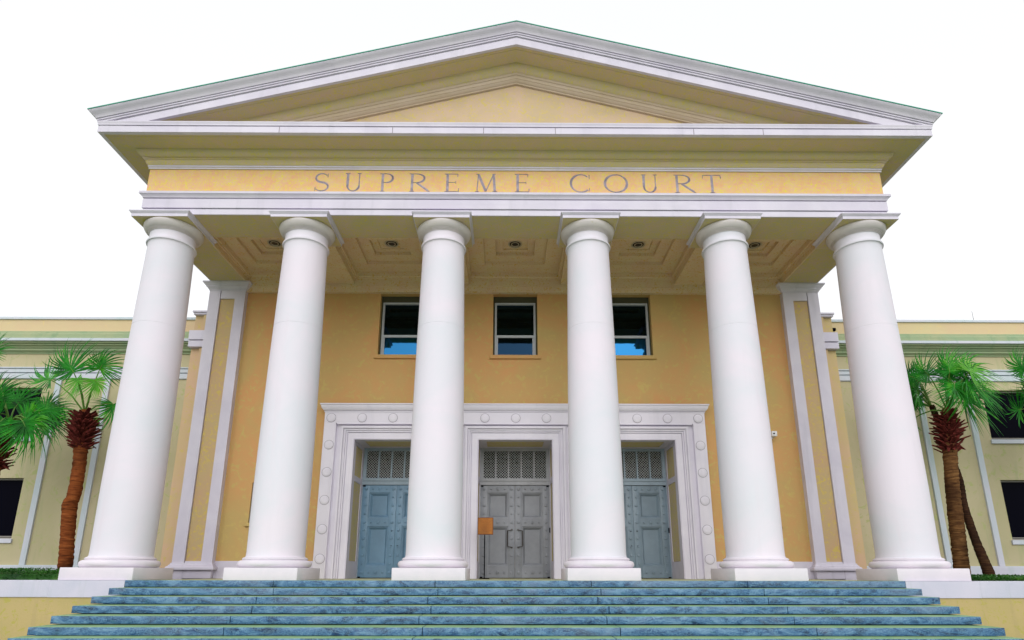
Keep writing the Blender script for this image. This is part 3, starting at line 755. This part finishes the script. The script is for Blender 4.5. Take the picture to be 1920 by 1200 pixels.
def palm(name, label, trunk, radii, tmat, crown, leaves, boots, extra=9, seed=1, nbl=38, group='palms'):
    rnd = random.Random(seed)
    root = tag(empty(name, trunk[0]), label, 'palm tree', group)
    off = -Vector(trunk[0])
    # smooth trunk path
    P = [Vector(p) for p in trunk]; pts = []; rr = []
    for i in range(len(P) - 1):
        m = max(4, int((P[i + 1] - P[i]).length / .045))
        p0, p1, p2, p3 = P[max(i - 1, 0)], P[i], P[i + 1], P[min(i + 2, len(P) - 1)]
        for j in range(m):
            t = j / m
            q = .5 * ((2 * p1) + (p2 - p0) * t + (2 * p0 - 5 * p1 + 4 * p2 - p3) * t * t + (3 * p1 - p0 - 3 * p2 + p3) * t ** 3)
            pts.append(q + off); rr.append((radii[i] * (1 - t) + radii[i + 1] * t) * (1 + .02 * math.sin(len(pts) * 1.9) + rnd.uniform(-.045, .045)))
    pts.append(P[-1] + off); rr.append(radii[-1])
    bm = bmesh.new(); tube(bm, pts, rr, 18, .05); obj('trunk', bm, tmat, root, 60)
    if boots:
        bm = bmesh.new(); (bz0, bz1, br) = boots
        n = 150
        for i in range(n):
            t = i / n; z = bz0 + (bz1 - bz0) * t + rnd.uniform(-.03, .03)
            # centre of the trunk at this height
            c = min((P[k] for k in range(len(P))), key=lambda q: abs(q.z - z))
            for k in range(len(P) - 1):
                if P[k].z <= z <= P[k + 1].z: c = P[k].lerp(P[k + 1], (z - P[k].z) / (P[k + 1].z - P[k].z))
            a = i * 2.399963 + rnd.uniform(-.2, .2)
            bulge = math.sin(math.pi * min(1, t * .85 + .12)) ** .7
            r0 = .14; L = br * (.50 + .55 * bulge) * rnd.uniform(.60, 1.22)
            out = Vector((math.cos(a), math.sin(a), 0)); sd = Vector((-math.sin(a), math.cos(a), 0))
            if rnd.random() < .12 and t < .3: dirn = (out * .8 - Vector((0, 0, .6))).normalized()
            else: dirn = (out * 1.0 + Vector((0, 0, rnd.uniform(.25, .9)))).normalized()
            b0 = Vector((c.x, c.y, z)) + off + out * r0
            w0, w1, th = .055, rnd.uniform(.018, .035), .022
            tip = b0 + dirn * (L - r0 * .4)
            nrm = dirn.cross(sd)
            vs = [bm.verts.new(b0 + sd * w0 - nrm * th), bm.verts.new(b0 - sd * w0 - nrm * th), bm.verts.new(b0 - sd * w0 + nrm * th), bm.verts.new(b0 + sd * w0 + nrm * th)]
            ve = [bm.verts.new(tip + sd * w1 - nrm * th * .5), bm.verts.new(tip - sd * w1 - nrm * th * .5 + dirn * rnd.uniform(-.05, .05)), bm.verts.new(tip - sd * w1 * .8 + nrm * th * .5), bm.verts.new(tip + sd * w1 * .8 + nrm * th * .5)]
            for k in range(4): bm.faces.new((vs[k], vs[(k + 1) % 4], ve[(k + 1) % 4], ve[k]))
            bm.faces.new(ve)
        obj('leaf_boots', bm, BOOT, root)
    C = Vector(crown)
    lv = list(leaves)
    for i in range(extra):       # fronds on the far side and inside of the crown
        a = rnd.uniform(0, math.pi); el = rnd.uniform(-.35, 1.0)
        h = C + Vector((math.cos(a) * math.cos(el), math.sin(a) * math.cos(el) + .1, math.sin(el))) * rnd.uniform(.7, 1.0)
        lv.append((h.x, h.y, h.z, rnd.uniform(44, 56), math.degrees(math.atan2(h.z - C.z, h.x - C.x)) + rnd.uniform(-20, 20)))
    for i, l in enumerate(lv):
        x, y, z, R, ang = l[:5]; young = len(l) > 5
        hub = Vector((x, y, z)); R = R * .0152
        bm = fan(R, .22 + .25 * rnd.random(), rnd.uniform(112, 135), nbl, seed * 100 + i)
        yaw = rnd.uniform(-28, 28); tilt = rnd.uniform(-25, 25)
        M = Matrix.Rotation(rad(yaw), 3, 'Z') @ Matrix.Rotation(-rad(ang), 3, 'Y') @ Matrix.Rotation(rad(tilt), 3, 'X')
        bmesh.ops.transform(bm, matrix=Matrix.Translation(hub + off) @ M.to_4x4(), verts=bm.verts)
        # drooping in world space
        for v in bm.verts:
            dd = (v.co - (hub + off)).length / R
            v.co.z -= .10 * R * dd ** 2.2
        fr = obj('frond', bm, LEAFY if young else LEAF, root, 'raw')
        bm = bmesh.new(); mid = (C + hub) / 2 + Vector((0, 0, .10)); ax = M @ Vector((1, 0, 0))
        path = [C + off + Vector((0, 0, -.1)), (C * .6 + hub * .4) + off + Vector((0, 0, .06)), (C * .25 + hub * .75) + off + Vector((0, 0, .06)), hub + off, hub + off + ax * R * .22]
        tube(bm, path, [.026, .020, .016, .013, .005], 6); obj('petiole', bm, PETI, fr)
    return root
palm('palm_tree', 'sabal palm with a bent orange brown trunk just left of the leftmost column',
     [(-11.62, 3.5, -.1), (-11.66, 3.5, .5), (-11.75, 3.5, 1.28), (-11.82, 3.5, 1.90), (-11.76, 3.5, 2.1), (-11.76, 3.5, 2.84), (-11.82, 3.5, 3.5), (-11.84, 3.5, 3.9), (-11.88, 3.5, 4.5)],
     [.165, .165, .16, .178, .155, .155, .165, .18, .09], TRUNK, (-11.88, 3.5, 4.5),
     [(-12.18, 3.2, 5.50, 60, 130), (-11.62, 3.4, 5.66, 46, 75), (-11.905, 3.0, 5.245, 36, 280, 1), (-11.482, 3.1, 5.249, 32, 290, 1), (-12.848, 3.3, 5.311, 60, 165),
      (-11.204, 3.6, 4.70, 40, 262)], (3.42, 4.4, .36), 0, 3)
palm('palm_tree', 'dense green palm at the far left edge, cut by the frame',
     [(-13.5, 3.3, -.1), (-13.66, 3.3, 1.2), (-13.86, 3.3, 2.2), (-13.93, 3.3, 2.95), (-13.93, 3.3, 3.45), (-13.8, 3.3, 4.12)],
     [.20, .20, .19, .19, .19, .12], TRUNK, (-13.72, 3.3, 4.2),
     [(-13.70, 2.9, 4.20, 50, 190), (-13.10, 3.0, 4.15, 60, 350), (-13.905, 3.6, 4.60, 50, 70), (-12.95, 2.8, 4.00, 52, 300), (-14.9, 3.5, 6.1, 48, 70),
      (-14.385, 3.3, 4.1, 55, 200), (-14.587, 3.8, 4.9, 52, 110), (-13.45, 4, 4.65, 48, 30), (-13.45, 2.7, 3.95, 48, 265), (-13.0, 3.4, 4.45, 50, 25), (-13.75, 2.8, 4.55, 48, 120)], (2.75, 3.75, .37), 3, 4)
palm('palm_tree', 'tall upright brown palm just right of the rightmost column',
     [(11.63, 3.5, -.1), (11.67, 3.5, .4), (11.73, 3.5, 1.3), (11.80, 3.5, 2.3), (11.90, 3.5, 3.18), (11.97, 3.5, 3.8), (12.06, 3.5, 4.62)],
     [.185, .18, .175, .17, .165, .175, .10], TRUNK2, (12.06, 3.5, 4.65),
     [(11.95, 3.0, 5.5, 50, 95), (12.55, 3.2, 5.62, 60, 38), (12.30, 2.9, 5.22, 58, 335), (11.85, 2.8, 5.10, 44, 262), (11.80, 3.6, 5.62, 46, 135), (12.45, 3.8, 5.75, 50, 65), (12.75, 3.4, 5.25, 48, 345),
      (12.35, 2.8, 5.45, 44, 20, 1), (12.1, 3.2, 5.35, 42, 100), (12.15, 2.9, 5.05, 40, 285)], (3.38, 4.45, .36), 4, 5)
palm('palm_tree', 'leaning dark palm whose trunk slants up behind the upright palm on the right',
     [(11.66, 2.6, -.1), (11.70, 2.7, .25), (11.93, 3.2, 1.0), (12.19, 3.7, 1.9), (12.42, 4.0, 2.68), (12.42, 4.2, 3.5), (12.3, 4.2, 4.3), (12.17, 4.2, 4.9)],
     [.14, .12, .10, .092, .088, .088, .088, .07], TRUNK3, (12.17, 4.2, 4.95),
     [(11.80, 4.2, 5.75, 46, 150), (11.70, 4.0, 5.30, 48, 270), (11.85, 4.4, 5.615, 46, 230), (12.0, 4.3, 5.667, 42, 120), (11.75, 4.3, 5.1, 44, 200)], None, 2, 6)
palm('palm_tree', 'palm at the far right edge with only its left fronds in view',
     [(14.10, 3.3, -.1), (14.3, 3.3, 1.2), (14.75, 3.3, 2.6), (14.98, 3.3, 4.0), (15.05, 3.3, 4.6)],
     [.2, .2, .19, .19, .11], TRUNK2, (15.1, 3.3, 4.65),
     [(14.50, 3.2, 5.42, 54, 185), (14.5, 3.5, 5.75, 44, 125), (14.75, 3.3, 5.25, 52, 225), (14.871, 3.3, 5.583, 60, 60), (15.4, 3.3, 5.1, 60, 0), (14.7, 2.9, 5.4, 50, 150)], (3.2, 4.4, .42), 4, 8)

# ground cover
for s in (-1, 1):
    rnd = random.Random(11 + s); bm = bmesh.new()
    nleaf = 24000
    lo, hi = ((.165, .09) if s < 0 else (.045, .07))
    for i in range(nleaf):
        x = s * rnd.uniform(9.42, 15.5); t = rnd.random() ** 1.5; y = .66 + 2.6 * t
        hmax = lo + hi * t + .03 * math.sin(x * 3.1 + y * 2) * math.sin(x * 1.3)
        if s > 0 and x > 10.3: hmax -= .0
        z = -.07 + (hmax + .07) * (1 - rnd.random() ** 2.2)
        a, e = rnd.uniform(0, 6.28), rnd.uniform(-.2, 1.1)
        d = Vector((math.cos(a) * math.cos(e), math.sin(a) * math.cos(e), math.sin(e))); sdv = Vector((-math.sin(a), math.cos(a), 0))
        L = rnd.uniform(.025, .055); w_ = L * .32; p = Vector((x, y, z))
        bm.faces.new([bm.verts.new(q) for q in (p, p + d * L * .5 + sdv * w_, p + d * L, p + d * L * .5 - sdv * w_)])
    stations(bm, [[(s * x, y_, z) for y_, z in ((.70, -.06), (.78, lo - .05), (3.1, lo + hi - .06), (3.2, -.06))] for x in (9.5, 13.5, 17.5)])
    tag(obj('ground_cover', bm, BUSH, None, 'raw'), 'low leafy green ground cover behind the white wall cap', 'ground cover', None, 'stuff')

# ================================================================== SMALL THINGS
sg = tag(empty('notice_stand', (-.75, 3.2, 0)), 'small orange wooden notice board on a thin post before the centre door', 'sign')
bm = bmesh.new(); box(bm, -.215, .19, -.01, .02, 1.105, 1.545, .004); 
bd = obj('notice_board', bm, WOODD, sg)
bm = bmesh.new(); box(bm, -.195, .17, -.016, -.0105, 1.125, 1.525)
fc = obj('face', bm, WOOD, bd)
bm = bmesh.new()
rnd = random.Random(5)
for i, (wd) in enumerate((.10, .24, .22, .26, .24, .26, .20, .24, .12)):
    z = 1.485 - i * .04
    x = -wd / 2 - .012
    while x < wd / 2 - .012:
        l = rnd.uniform(.015, .04); box(bm, x, min(x + l, wd / 2), -.018, -.0165, z, z + .012); x += l + .010
obj('text_lines', bm, flat('faded_ink', (.36, .10, .01), .6), bd)
bm = bmesh.new(); tube(bm, [(-.03, .03, .02), (-.03, .03, 1.2)], [.014, .014], 8); box(bm, -.16, .10, -.05, .16, .001, .02, .004)
obj('post', bm, DARK, sg, 40)

bm = bmesh.new(); box(bm, -.075, .075, -.20, .0, -.075, .075, .015)
cc = tag(obj('security_camera', bm, PLASTIC), 'small white security camera on the yellow wall right of the fifth column', 'security camera')
cc.location = (7.285, 3.96, 3.94)
bm = bmesh.new(); box(bm, -.02, .02, -.03, .038, -.11, -.062); obj('bracket', bm, PLASTIC, cc)
bm = bmesh.new(); stud2(bm, -.02, -.201, 0, .022); obj('camera_lens', bm, DARK, cc)

names = ['leftmost', 'second', 'middle', 'fourth', 'rightmost']
lt = None
for (cx, h), nm in zip(BAYS, names):
    if lt is None:
        bm = bmesh.new(); lathe(bm, [(.17, 0), (.19, -.006), (.20, -.014), (.185, -.024), (.165, -.02), (.155, .0)], n=32, cap=False)
        lt = obj('recessed_ceiling_light', bm, RING, None, 40)
        bm = bmesh.new(); lathe(bm, [(.158, -.004), (.15, -.008), (.10, -.016), (.001, -.02)], n=32); lens = obj('lens', bm, LAMP, lt, 40)
        bm = bmesh.new(); lathe(bm, [(.09, -.018), (.10, -.03), (.11, -.028), (.115, -.017)], n=24, cap=False); lr = obj('inner_ring', bm, RING, lt, 40)
        o = lt
    else:
        o = lt.copy(); COL.objects.link(o)
        for c in (lens, lr): c2 = c.copy(); COL.objects.link(c2); c2.parent = o
    o.location = (cx * .995, 2.576, 9.139)
    tag(o, f'round unlit recessed light in the {nm} ceiling coffer of the porch', 'ceiling light', 'porch ceiling lights')
bm = bmesh.new(); tube(bm, [(15.2, 5.7, 8.2), (15.2, 5.7, 8.58)], [.008, .005], 6)
tag(obj('roof_antenna', bm, STEEL), 'thin metal antenna on the roof edge of the right wing', 'antenna')
